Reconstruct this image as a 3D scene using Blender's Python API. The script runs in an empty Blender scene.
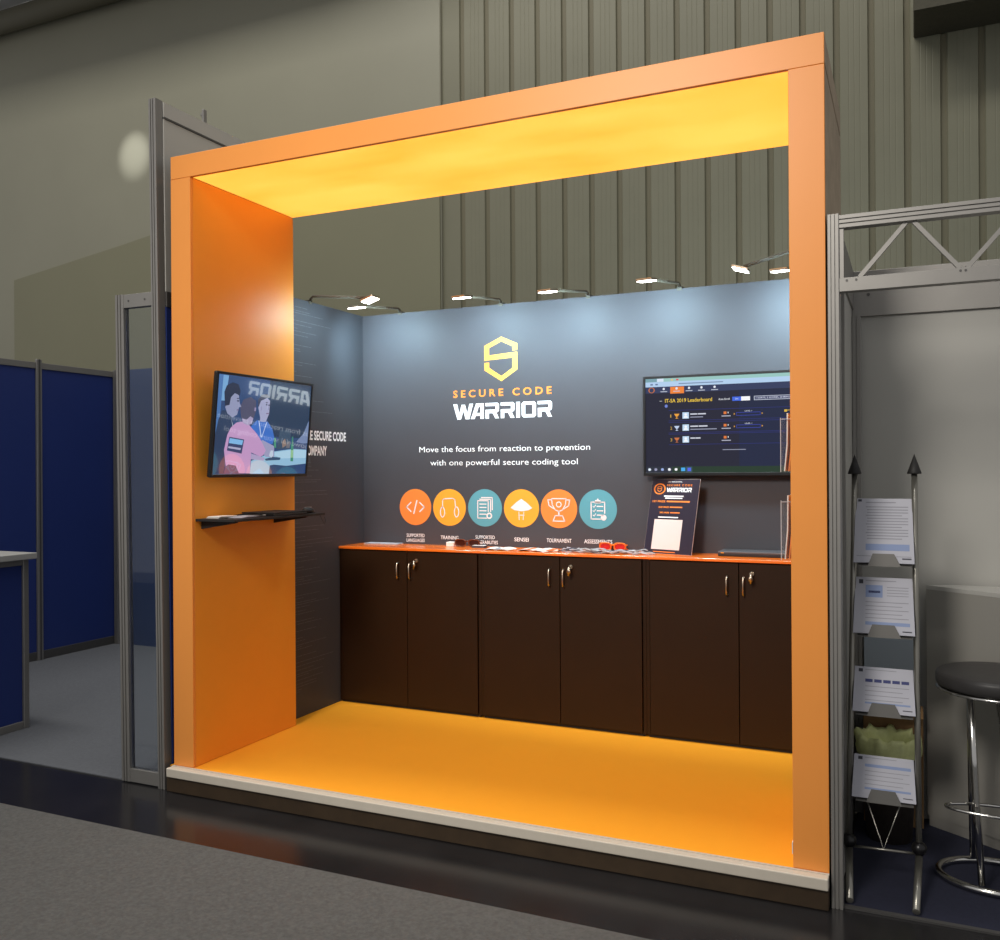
import bpy, bmesh, math, random
from mathutils import Vector, Matrix
random.seed(7)
SC = bpy.context.scene
COL = SC.collection

# ------------------------------------------------------------------ materials
def lin(c):
    return tuple(((v/255)/12.92 if v/255 <= .04045 else ((v/255+.055)/1.055)**2.4) for v in c)
MATS = {}
def mat(name, rgb, rough=.5, metal=0., emit=None, es=1., noise=0., nscale=30., bump=0., bscale=200., spec=.5, coat=0., trans=0., ior=1.45, alpha=1.):
    m = bpy.data.materials.new(name); m.use_nodes = True
    nt = m.node_tree; b = nt.nodes['Principled BSDF']
    c = lin(rgb)
    b.inputs['Base Color'].default_value = (*c, 1)
    b.inputs['Roughness'].default_value = rough
    b.inputs['Metallic'].default_value = metal
    b.inputs['Specular IOR Level'].default_value = spec
    b.inputs['Coat Weight'].default_value = coat
    b.inputs['Coat Roughness'].default_value = .05
    b.inputs['Transmission Weight'].default_value = trans
    b.inputs['IOR'].default_value = ior
    b.inputs['Alpha'].default_value = alpha
    if emit is not None:
        e = lin(emit) if max(emit) > 3.01 else emit
        b.inputs['Emission Color'].default_value = (*e, 1)
        b.inputs['Emission Strength'].default_value = es
    if noise or bump:
        tc = nt.nodes.new('ShaderNodeTexCoord')
    if noise:
        n = nt.nodes.new('ShaderNodeTexNoise'); n.inputs['Scale'].default_value = nscale
        n.inputs['Detail'].default_value = 6; n.inputs['Roughness'].default_value = .65
        nt.links.new(tc.outputs['Object'], n.inputs['Vector'])
        r = nt.nodes.new('ShaderNodeValToRGB')
        r.color_ramp.elements[0].position = .3; r.color_ramp.elements[1].position = .7
        r.color_ramp.elements[0].color = (*[v*(1-noise) for v in c], 1)
        r.color_ramp.elements[1].color = (*[min(1, v*(1+noise)) for v in c], 1)
        nt.links.new(n.outputs['Fac'], r.inputs['Fac'])
        nt.links.new(r.outputs['Color'], b.inputs['Base Color'])
    if bump:
        n2 = nt.nodes.new('ShaderNodeTexNoise'); n2.inputs['Scale'].default_value = bscale
        n2.inputs['Detail'].default_value = 4
        nt.links.new(tc.outputs['Object'], n2.inputs['Vector'])
        bp = nt.nodes.new('ShaderNodeBump'); bp.inputs['Strength'].default_value = bump
        bp.inputs['Distance'].default_value = .004
        nt.links.new(n2.outputs['Fac'], bp.inputs['Height'])
        nt.links.new(bp.outputs['Normal'], b.inputs['Normal'])
    MATS[name] = m
    return m

orange = mat('orange_laminate', (240, 152, 68), .42, noise=.02, nscale=3)
orange_in = mat('orange_inner_panel', (243, 160, 52), .45, noise=.03, nscale=2)
rawboard = mat('raw_board', (170, 152, 128), .8, noise=.15, nscale=8)
carpet_or = mat('orange_carpet', (255, 170, 30), .9, noise=.015, nscale=14, bump=.3, bscale=500)
trimwhite = mat('white_edge_trim', (205, 196, 180), .5, noise=.03)
plinthm = mat('brown_plinth', (62, 48, 32), .55, noise=.2, nscale=10)
slate = mat('charcoal_print', (71, 69, 73), .55, noise=.03, nscale=4, spec=.3)
slate2 = mat('charcoal_print_side', (72, 73, 78), .5, noise=.03, nscale=4, spec=.3)
codeline = mat('faint_code_print', (98, 100, 106), .6)
white_ink = mat('white_ink', (250, 250, 250), .6)
orange_ink = mat('orange_ink', (246, 138, 44), .6)
or_badge = mat('orange_badge', (240, 134, 54), .6)
ye_badge = mat('yellow_badge', (248, 166, 46), .6)
te_badge = mat('teal_badge', (92, 158, 170), .6)
icon_ink = mat('pale_icon_ink', (240, 228, 226), .6)
cabm = mat('black_brown_cabinet', (44, 27, 13), .38, noise=.06, nscale=5, spec=.28)
cabdark = mat('cabinet_gap', (14, 11, 10), .6)
topm = mat('orange_worktop', (252, 122, 34), .16, spec=.6)
chrome = mat('chrome', (205, 203, 198), .16, 1.)
satin = mat('satin_nickel', (200, 185, 165), .3, 1.)
alu = mat('anodised_aluminium', (146, 143, 138), .45, .55, noise=.04, nscale=6)
aludark = mat('dark_grey_aluminium', (92, 90, 88), .5, .5)  # dark grey metal for rails, edge strips and screw heads
blackp = mat('black_plastic', (20, 19, 20), .3)
mattblack = mat('matt_black', (30, 28, 27), .6)
navy = mat('navy_panel', (36, 54, 118), .5, noise=.04, nscale=2)
navy2 = mat('navy_panel_far', (46, 68, 110), .5, noise=.04, nscale=2)
greywhite = mat('greyish_white_panel', (176, 174, 167), .55, noise=.02, nscale=2)
counterw = mat('white_counter', (150, 147, 140), .5)
countertopw = mat('white_counter_top', (180, 178, 172), .4)
paper = mat('paper', (185, 185, 194), .7)
paperw = mat('white_paper', (240, 236, 230), .6)
inkgrey = mat('grey_print', (150, 150, 158), .8)
inkblue = mat('blue_print', (140, 155, 190), .8)
inknavy = mat('navy_print', (70, 75, 120), .8)
inkdark = mat('dark_print', (70, 70, 78), .8)
traym = mat('grey_tray', (108, 106, 102), .45, .3)
tubem = mat('brushed_tube', (150, 147, 138), .3, .8)
seatm = mat('black_vinyl', (54, 52, 51), .4, bump=.1, bscale=60)
carpet_grey = mat('grey_carpet', (92, 92, 90), .95, noise=.22, nscale=60, bump=.6, bscale=350)
carpet_grey2 = mat('pale_grey_carpet', (98, 100, 104), .95, noise=.12, nscale=60, bump=.5, bscale=350)
carpet_navy = mat('navy_carpet', (36, 38, 56), .95, noise=.15, nscale=60, bump=.5, bscale=350)
glass = mat('clear_glass', (235, 240, 245), .02, trans=1., ior=1.45)
acryl = mat('acrylic', (150, 150, 155), .05, alpha=.05)
acryl_edge = mat('acrylic_edge', (225, 225, 230), .2, alpha=.55)
card = mat('cardboard', (142, 110, 74), .85, noise=.08, nscale=12)
bagm = mat('green_bag', (222, 226, 160), .4, noise=.1, nscale=25, bump=.6, bscale=40)
binm = mat('wicker_bin', (52, 44, 40), .8, noise=.25, nscale=60)
greyblue = mat('grey_blue_board', (165, 175, 184), .5)
pipem = mat('olive_pipe', (92, 88, 72), .6)
beamm = mat('dark_beam', (74, 70, 56), .7, noise=.15, nscale=30)
whitecol = mat('hall_ceiling_white', (215, 215, 215), .8)
silverm = mat('silver_strap', (170, 170, 172), .45, noise=.2, nscale=60)
tortoise = mat('tortoise_frame', (96, 44, 22), .25, noise=.5, nscale=60)
redframe = mat('orange_red_frame', (230, 110, 30), .3, noise=.3, nscale=50)
lensr = mat('red_lens', (190, 40, 36), .15)
lensb = mat('brown_lens', (60, 26, 18), .15)
posterm = mat('poster_print', (44, 38, 52), .35)
foam = mat('foam_board_edge', (220, 200, 190), .7)
goldlogo = None
def gradient_print():
    m = bpy.data.materials.new('gold_logo_print'); m.use_nodes = True
    nt = m.node_tree; b = nt.nodes['Principled BSDF']
    tc = nt.nodes.new('ShaderNodeTexCoord'); s = nt.nodes.new('ShaderNodeSeparateXYZ')
    nt.links.new(tc.outputs['Object'], s.inputs[0])
    mr = nt.nodes.new('ShaderNodeMapRange'); mr.inputs[1].default_value = .90; mr.inputs[2].default_value = 1.08
    nt.links.new(s.outputs['X'], mr.inputs[0])
    r = nt.nodes.new('ShaderNodeValToRGB')
    r.color_ramp.elements[0].color = (*lin((236, 148, 48)), 1); r.color_ramp.elements[1].color = (*lin((248, 192, 72)), 1)
    nt.links.new(mr.outputs[0], r.inputs[0]); nt.links.new(r.outputs[0], b.inputs['Base Color'])
    b.inputs['Roughness'].default_value = .6
    return m
goldlogo = gradient_print()

def light_fabric():
    # backlit stretched fabric: the lamps behind it glow unevenly
    m = bpy.data.materials.new('backlit_fabric'); m.use_nodes = True
    nt = m.node_tree; b = nt.nodes['Principled BSDF']
    b.inputs['Base Color'].default_value = (*lin((230, 170, 70)), 1); b.inputs['Roughness'].default_value = .8
    tc = nt.nodes.new('ShaderNodeTexCoord'); mp = nt.nodes.new('ShaderNodeMapping')
    mp.inputs['Scale'].default_value = (1.1, 2.2, 1)
    n = nt.nodes.new('ShaderNodeTexNoise'); n.inputs['Scale'].default_value = 1.3; n.inputs['Detail'].default_value = 2
    nt.links.new(tc.outputs['Object'], mp.inputs[0]); nt.links.new(mp.outputs[0], n.inputs['Vector'])
    r = nt.nodes.new('ShaderNodeValToRGB')
    r.color_ramp.elements[0].position = .3; r.color_ramp.elements[1].position = .7
    r.color_ramp.elements[0].color = (1.25, .50, .045, 1); r.color_ramp.elements[1].color = (1.35, .68, .11, 1)
    nt.links.new(n.outputs['Fac'], r.inputs[0]); nt.links.new(r.outputs[0], b.inputs['Emission Color'])
    b.inputs['Emission Strength'].default_value = 1.
    return m
fabric = light_fabric()
lensm = mat('led_lens', (255, 255, 255), .4, emit=(1., .98, .92), es=14)

def wallmat(name, rgb, band):
    m = mat(name, rgb, .5, noise=.05, nscale=1.2)
    return m
olive = wallmat('olive_sheet_metal', (120, 117, 97), 0)
olive_sm = mat('olive_smooth_wall', (140, 137, 119), .45, noise=.04, nscale=.5)
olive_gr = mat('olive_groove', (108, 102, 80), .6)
olive_dk = mat('olive_dark_area', (126, 123, 99), .5, noise=.03, nscale=.6)

armm = mat('dark_bronze_arm', (84, 78, 66), .5)
_em = {}
def glow(rgb, k=1., coat=0.):
    key = (rgb, k, coat)
    if key not in _em:
        _em[key] = mat('screen_%d_%d_%d' % rgb, (4, 4, 5), .12, emit=rgb, es=k, spec=.75, coat=coat)
        if coat:
            bb = _em[key].node_tree.nodes['Principled BSDF']; bb.inputs['Coat IOR'].default_value = 1.95; bb.inputs['Coat Roughness'].default_value = .02
    return _em[key]

# ------------------------------------------------------------------ mesh builder
class MB:
    def __init__(s): s.bm = bmesh.new(); s.mats = []
    def mi(s, m):
        if m not in s.mats: s.mats.append(m)
        return s.mats.index(m)
    def _fin(s, faces, m, smooth=False):
        i = s.mi(m)
        for f in faces:
            f.material_index = i; f.smooth = smooth
    def face(s, pts, m):
        f = s.bm.faces.new([s.bm.verts.new(p) for p in pts]); s._fin([f], m); return f
    def box(s, x0, x1, y0, y1, z0, z1, m, bev=0., segs=1, M=None):
        g = bmesh.ops.create_cube(s.bm, size=1)
        vs = g['verts']
        for v in vs:
            v.co = Vector((x0+(v.co.x+.5)*(x1-x0), y0+(v.co.y+.5)*(y1-y0), z0+(v.co.z+.5)*(z1-z0)))
        fs = {f for v in vs for f in v.link_faces}
        s._fin(fs, m)
        if bev:
            es = {e for v in vs for e in v.link_edges}
            r = bmesh.ops.bevel(s.bm, geom=list(es), offset=bev, segments=segs, affect='EDGES', profile=.5)
            s._fin(r['faces'], m)
            vs = list({v for f in r['faces'] for v in f.verts} | {v for v in vs if v.is_valid})
        if M is not None:
            for v in vs: v.co = M @ v.co
        return s
    def prism(s, pts, vec, m):
        """closed outline of 3-D points, extruded by vec"""
        vec = Vector(vec); n = len(pts)
        a = [s.bm.verts.new(p) for p in pts]; b = [s.bm.verts.new(Vector(p)+vec) for p in pts]
        fs = [s.bm.faces.new(a[::-1]), s.bm.faces.new(b)]
        for i in range(n):
            j = (i+1) % n
            fs.append(s.bm.faces.new([a[i], a[j], b[j], b[i]]))
        s._fin(fs, m); bmesh.ops.recalc_face_normals(s.bm, faces=fs)
        return s
    def tube(s, path, r, m, seg=10, closed=False, cap=True):
        path = [Vector(p) for p in path]; n = len(path); rings = []
        up = None
        for i, p in enumerate(path):
            if closed: t = path[(i+1) % n]-path[i-1]
            else: t = path[min(i+1, n-1)]-path[max(i-1, 0)]
            t.normalize()
            if up is None:
                up = Vector((0, 0, 1)) if abs(t.z) < .9 else Vector((1, 0, 0))
            side = t.cross(up); side.normalize(); up = side.cross(t); up.normalize()
            rr = r[i] if isinstance(r, (list, tuple)) else r
            rings.append([s.bm.verts.new(p+side*math.cos(2*math.pi*k/seg)*rr+up*math.sin(2*math.pi*k/seg)*rr) for k in range(seg)])
        fs = []
        for i in range(n if closed else n-1):
            a, b = rings[i], rings[(i+1) % n]
            for k in range(seg):
                l = (k+1) % seg
                fs.append(s.bm.faces.new([a[k], a[l], b[l], b[k]]))
        s._fin(fs, m, True)
        if cap and not closed:
            c = [s.bm.faces.new(rings[0][::-1]), s.bm.faces.new(rings[-1])]; s._fin(c, m); fs += c
        bmesh.ops.recalc_face_normals(s.bm, faces=fs)
        return s
    def lathe(s, prof, c, m, seg=32, smooth=True, sx=1, sy=1):
        rings = []
        for (r, z) in prof:
            if r < 1e-6: rings.append([s.bm.verts.new((c[0], c[1], c[2]+z))])
            else: rings.append([s.bm.verts.new((c[0]+sx*r*math.cos(2*math.pi*k/seg), c[1]+sy*r*math.sin(2*math.pi*k/seg), c[2]+z)) for k in range(seg)])
        fs = []
        for a, b in zip(rings, rings[1:]):
            for k in range(seg):
                l = (k+1) % seg
                if len(a) == 1 and len(b) == 1: continue
                if len(a) == 1: fs.append(s.bm.faces.new([a[0], b[k], b[l]]))
                elif len(b) == 1: fs.append(s.bm.faces.new([a[k], a[l], b[0]]))
                else: fs.append(s.bm.faces.new([a[k], a[l], b[l], b[k]]))
        s._fin(fs, m, smooth); bmesh.ops.recalc_face_normals(s.bm, faces=fs)
        return s
    def mesh(s, me, M, m):
        n0 = len(s.bm.verts); f0 = len(s.bm.faces)
        s.bm.from_mesh(me); s.bm.verts.ensure_lookup_table(); s.bm.faces.ensure_lookup_table()
        for v in s.bm.verts[n0:]: v.co = M @ v.co
        s._fin(s.bm.faces[f0:], m); return s
    def make(s, name, parent=None, label=None):
        me = bpy.data.meshes.new(name); s.bm.to_mesh(me); s.bm.free()
        for m in s.mats: me.materials.append(m)
        o = bpy.data.objects.new(name, me); COL.objects.link(o)
        if parent is not None:
            o.parent = parent
            w = Vector((0, 0, 0)); p = parent
            while p is not None: w += p.location; p = p.parent
            o.location = -w
        if label: o['label'] = label
        return o

def tag(o, label, cat, group=None, kind=None):
    if label: o['label'] = label
    if cat: o['category'] = cat
    if group: o['group'] = group
    if kind: o['kind'] = kind
    return o
def thing(name, loc, label, cat, group=None):
    o = bpy.data.objects.new(name, None); o.location = loc; o.empty_display_size = .1
    COL.objects.link(o); return tag(o, label, cat, group)
def copy_tree(o, parent=None):
    c = o.copy(); COL.objects.link(c); c.parent = parent
    for ch in list(o.children): copy_tree(ch, c)
    return c

def text_mesh(txt, bold=0., spacing=1.):
    cu = bpy.data.curves.new('t', 'FONT'); cu.body = txt; cu.size = 1; cu.offset = bold
    cu.space_character = spacing; cu.resolution_u = 3
    ob = bpy.data.objects.new('t', cu); COL.objects.link(ob)
    dg = bpy.context.evaluated_depsgraph_get(); dg.update()
    me = bpy.data.meshes.new_from_object(ob.evaluated_get(dg))
    bpy.data.objects.remove(ob); bpy.data.curves.remove(cu)
    return me
def put_text(b, txt, origin, U, V, width, height, m, bold=0., spacing=1., cap='H'):
    """origin = left end of base line; U, V = unit right / up; width of the text, cap height"""
    me = text_mesh(txt, bold, spacing)
    xs = [v.co.x for v in me.vertices]
    x0, x1 = min(xs), max(xs)
    U = Vector(U); V = Vector(V); N = U.cross(V)
    sx = width/(x1-x0); sy = height/.73
    M = Matrix(((U.x*sx, V.x*sy, N.x, 0), (U.y*sx, V.y*sy, N.y, 0), (U.z*sx, V.z*sy, N.z, 0), (0, 0, 0, 1)))
    M = Matrix.Translation(Vector(origin)-U*sx*x0) @ M
    b.mesh(me, M, m); bpy.data.meshes.remove(me)

class Plane2:
    """draws flat print on a plane: origin O, unit axes U (right), V (up), sizes su, sv for one unit"""
    def __init__(s, b, O, U, V, su=1., sv=1., lift=0.):
        s.b = b; s.U = Vector(U); s.V = Vector(V); s.N = s.U.cross(s.V); s.O = Vector(O); s.su = su; s.sv = sv
        s.k = 0
        s.lift = lift
    def P(s, u, v, l=0.): return s.O+s.U*u*s.su+s.V*v*s.sv+s.N*(s.lift+l)
    def poly(s, pts, m, l=0.): s.b.face([s.P(u, v, l) for u, v in pts], m)
    def rect(s, u0, v0, u1, v1, m, l=0.): s.poly([(u0, v0), (u1, v0), (u1, v1), (u0, v1)], m, l)
    def disc(s, u, v, r, m, l=0., n=40, ry=None):
        ry = ry or r
        s.poly([(u+r*math.cos(2*math.pi*k/n), v+ry*math.sin(2*math.pi*k/n)) for k in range(n)], m, l)
    def stroke(s, pts, w, m, l=0.):
        for (a, b) in zip(pts, pts[1:]):
            a = Vector(a); b = Vector(b); d = (b-a).normalized(); n = Vector((-d.y, d.x))*w/2; e = d*w*.35
            s.poly([a-e-n, b+e-n, b+e+n, a-e+n], m, l)
    def ring(s, u, v, r, w, m, l=0., a0=0, a1=360, n=24, ry=1.):
        def q(rr, k):
            a = math.radians(a0+(a1-a0)*k/n); return (u+rr*math.cos(a), v+(ry*r+rr-r)*math.sin(a))
        for k in range(n): s.poly([q(r-w/2, k), q(r+w/2, k), q(r+w/2, k+1), q(r-w/2, k+1)], m, l)
    def text(s, txt, u, v, w, h, m, bold=0., l=0., spacing=1.):
        put_text(s.b, txt, s.P(u, v, l), s.U, s.V, w*s.su, h*s.sv, m, bold, spacing)

# stylised wordmark letters, unit height
def wordmark(pl, u, v, w, h, m, l=0.):
    Wl = ([[(0, 1), (.27, 1), (.43, .38), (.6, .95), (.84, .95), (1.0, .38), (1.16, 1), (1.42, 1), (1.14, 0), (.88, 0), (.72, .55), (.55, 0), (.29, 0)]], 1.42)
    Al = ([[(0, 0), (.27, 0), (.35, .2), (.68, .2), (.68, .38), (.42, .38), (.56, .78), (.68, .78), (.68, 1), (.38, 1)], [(.68, 0), (.92, 0), (.92, 1), (.68, 1)]], .92)
    Rl = ([[(0, 0), (.24, 0), (.24, .34), (.5, .34), (.68, 0), (.94, 0), (.76, .36), (.92, .46), (.94, .58), (.94, .9), (.84, 1), (0, 1), (.0, .8), (.7, .8), (.7, .57), (0, .57)]], .94)
    Il = ([[(0, 0), (.25, 0), (.25, 1), (0, 1)]], .25)
    Ol = ([[(.5, 0), (.84, 0), (.96, .12), (.96, .88), (.84, 1), (.5, 1), (.5, .8), (.72, .8), (.72, .2), (.5, .2)],
           [(.5, 0), (.5, .2), (.24, .2), (.24, .8), (.5, .8), (.5, 1), (.12, 1), (0, .88), (0, .12), (.12, 0)]], .96)
    seq = [Wl, Al, Rl, Rl, Il, Ol, Rl]
    tot = sum(a[1] for a in seq)+.12*5-.17
    k = w/tot; x = 0
    for i, (ps, wd) in enumerate(seq):
        for p in ps:
            pl.poly([(u+(x+a)*k, v+b*h) for a, b in p], m, l)
        if ps is Al[0]:
            pass
        x += wd+(-.17 if i == 0 else .12)
    return k
def shield(pl, cx, z0, w, h, m, l=0.):
    P = [(590,173),(590,151),(538,125),(482,153),(482,203),(574,198),(574,232),(538,258),(498,228),(498,210),(482,211),(482,236),(538,275),(590,238),(590,179),(498,186),(498,161),(538,141),(574,160),(574,174)]
    pl.poly([(cx+(x-536)/108*w, z0+(275-y)/150*h) for x, y in P][::-1], m, l)

# ------------------------------------------------------------------ dimensions
W, T, TH, D, PF = 2.932, .119, .1075, .783, .117
H, B, SX, HB, CH, CD = 3.0, 1.592, .043, 2.483, 1.055, 1.315

# ------------------------------------------------------------------ hall (setting)
b = MB(); b.box(-12, 9, -7, 6.2, -.1, 0, mat('black_vinyl_floor', (34, 33, 34), .2, noise=.25, nscale=3, bump=.05, bscale=6, spec=.42))
tag(b.make('floor'), None, None, kind='structure')
b = MB()
ribs = [-1.44+.3085*k for k in range(-0, 26)]
yF, yB = 6.0, 6.022
pts = [(-1.70, yF)]
for x in ribs:
    pts += [(x-.036, yF), (x-.026, yB), (x+.018, yB), (x+.028, yF)]
    for q in (.1, .15, .2):
        pts += [(x+q, yF), (x+q+.006, yF+.002), (x+q+.012, yF)]
pts.append((7.2, yF))
for (a, c) in zip(pts, pts[1:]):
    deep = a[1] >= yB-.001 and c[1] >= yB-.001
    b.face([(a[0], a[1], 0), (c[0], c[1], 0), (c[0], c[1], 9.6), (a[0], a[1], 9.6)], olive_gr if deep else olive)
b.box(-1.70, 7.2, 6.06, 6.2, 0, 9.6, olive)
tag(b.make('wall_back'), None, None, kind='structure')
b = MB(); b.box(-12, -1.70, 5.96, 6.2, 0, 8.35, olive_sm, .01); b.box(-12, -1.70, 6.0, 6.2, 8.35, 9.6, whitecol)
tag(b.make('wall_left'), None, None, kind='structure')
b = MB(); b.box(-12, 9, 4.55, 6.2, 9.6, 9.75, whitecol)
tag(b.make('ceiling'), None, None, kind='structure')
b = MB(); b.box(-12, -1.9, 4.25, 5.9599, 8.36, 8.45, whitecol)  # slab added below the ceiling, its depth set to shade the wall top
tag(b.make('shade_slab_1'), None, None, kind='structure')
b = MB()
b.tube([(-12, 5.78, 8.03), (-9.1, 5.78, 8.03), (-2.2, 5.78, 8.03)], .15, pipem, 20)
for x in (-9.6, -6, -3): b.box(x-.02, x+.02, 5.78, 5.9595, 8.01, 8.05, pipem)
tag(b.make('service_pipe'), 'thick olive service pipe running along the top of the hall wall', 'pipe')
b = MB(); b.box(3.24, 7.2, 5.45, 5.999, 5.485, 5.8, beamm, .01); b.box(3.24, 7.2, 5.42, 5.4499, 5.485, 5.52, beamm)
tag(b.make('wall_beam'), 'dark horizontal beam fixed high on the ribbed hall wall', 'beam')
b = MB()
b.prism([(-8.75, 5.9599, .0), (-5.0, 5.9599, .0), (-1.71, 5.9599, .0), (-1.71, 5.9599, 4.9), (-5.0, 5.9599, 4.86), (-6.6, 5.9599, 4.62), (-8.75, 5.9599, 4.33)], (0, -.02, 0), olive_dk)  # thin sheet, darker than the wall behind it, with a sloping top edge
tag(b.make('wall_dark_area'), 'large darker olive area on the smooth hall wall', 'partition')

# carpets
b = MB(); b.box(-9, 7, -6, -.46, .0005, .006, carpet_grey)
tag(b.make('aisle_carpet'), 'grey aisle carpet in the foreground', 'carpet')
b = MB(); b.box(-9, -.045, .0, 5.9, .0005, .006, carpet_grey2)
tag(b.make('stand_carpet'), 'pale grey carpet on the floor of the blue-walled stand', 'carpet')
b = MB(); b.box(2.972, 5.5, .035, 1.2, .0005, .006, carpet_navy); b.box(2.972, 5.5, .015, .035, .0005, .008, aludark)
tag(b.make('stand_carpet'), 'dark navy carpet under the brochure rack and bar stool', 'carpet')

# ------------------------------------------------------------------ platform
pf = thing('stage_platform', (1.45, .7, 0), 'low raised stand floor with bright orange carpet and a white front edge', 'platform')
b = MB(); b.box(-.02, W+.0, -.03, B+.03, .0, .075, plinthm, .003)
b.make('plinth', pf)
b = MB(); b.box(-.02, W, -.012, B+.03, .075, .1135, plinthm); b.box(-.019, W-.001, -.005, B+.029, .1135, PF-.0005, carpet_or)
b.make('carpet_top', pf)
b = MB(); b.box(-.002, W, -.05, -.012, .0755, PF, trimwhite, .004, 2); b.box(-.002, W, -.0119, -.002, PF-.0035, PF+.0012, trimwhite)
b.make('edge_trim', pf)

# ------------------------------------------------------------------ portal frame
pt = thing('portal_frame', (1.46, .39, PF), 'big orange box-shaped arch framing the stand, glowing on its underside', 'arch')
def chan(x0, x1, z0, z1, inner_left):
    b = MB(); b.box(x0, x1, 0, .018, z0, z1, orange, .0015)
    if inner_left: b.box(x1-.016, x1, .0185, D, z0, z1, orange_in, .001); b.box(x0, x1-.0165, .0185, D, z0, z1, rawboard)
    else: b.box(x0, x0+.016, .0185, D, z0, z1, orange_in, .001); b.box(x0+.0165, x1, .0185, D, z0, z1, rawboard)
    return b
chan(0, T, PF+.001, H-TH-.001, True).make('side_panel', pt)
chan(W-T, W, PF+.001, H-TH-.001, False).make('side_panel', pt)
b = MB(); b.box(0, W, 0, .018, H-TH, H, orange, .0015); b.box(0, W, .0185, D, H-TH+.012, H, rawboard, .001)
b.make('header_panel', pt)
b = MB()
b.box(T+.001, W-T-.001, .019, D-.004, H-TH+.001, H-TH+.0115, fabric)
b.make('light_panel', pt, 'glowing yellow-orange fabric light panel')
b = MB(); b.box(W-T-.003, W-T-.0005, -.0005, .025, .165, .205, paperw); b.make('sticker', pt, 'small white sticker')

# ------------------------------------------------------------------ graphic walls of the stand
bw = thing('graphic_wall', (1.45, B, PF), 'dark printed rear wall with shield logo, slogan and six round icons', 'display wall')
b = MB(); b.box(SX-.03, W-.01, B, B+.03, PF, HB, slate, .001); b.make('panel', bw)
XU, ZU = (1, 0, 0), (0, 0, 1)
b = MB(); pl = Plane2(b, (0, B-.0008, 0), XU, ZU)
shield(pl, .997, 2.03, .213, .262, goldlogo); b.make('shield_logo', bw, 'gold angular shield shaped like an S')
b = MB(); pl = Plane2(b, (0, B-.0008, 0), XU, ZU)
pl.text('SECURE CODE', .682, 1.944, .634, .044, orange_ink, .018, spacing=1.55); b.make('logo_lettering', bw, 'orange spaced capitals')
b = MB(); pl = Plane2(b, (0, B-.0008, 0), XU, ZU)
wordmark(pl, .682, 1.812, .636, .092, white_ink); b.make('logo_lettering', bw, 'heavy white square capitals')
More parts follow.
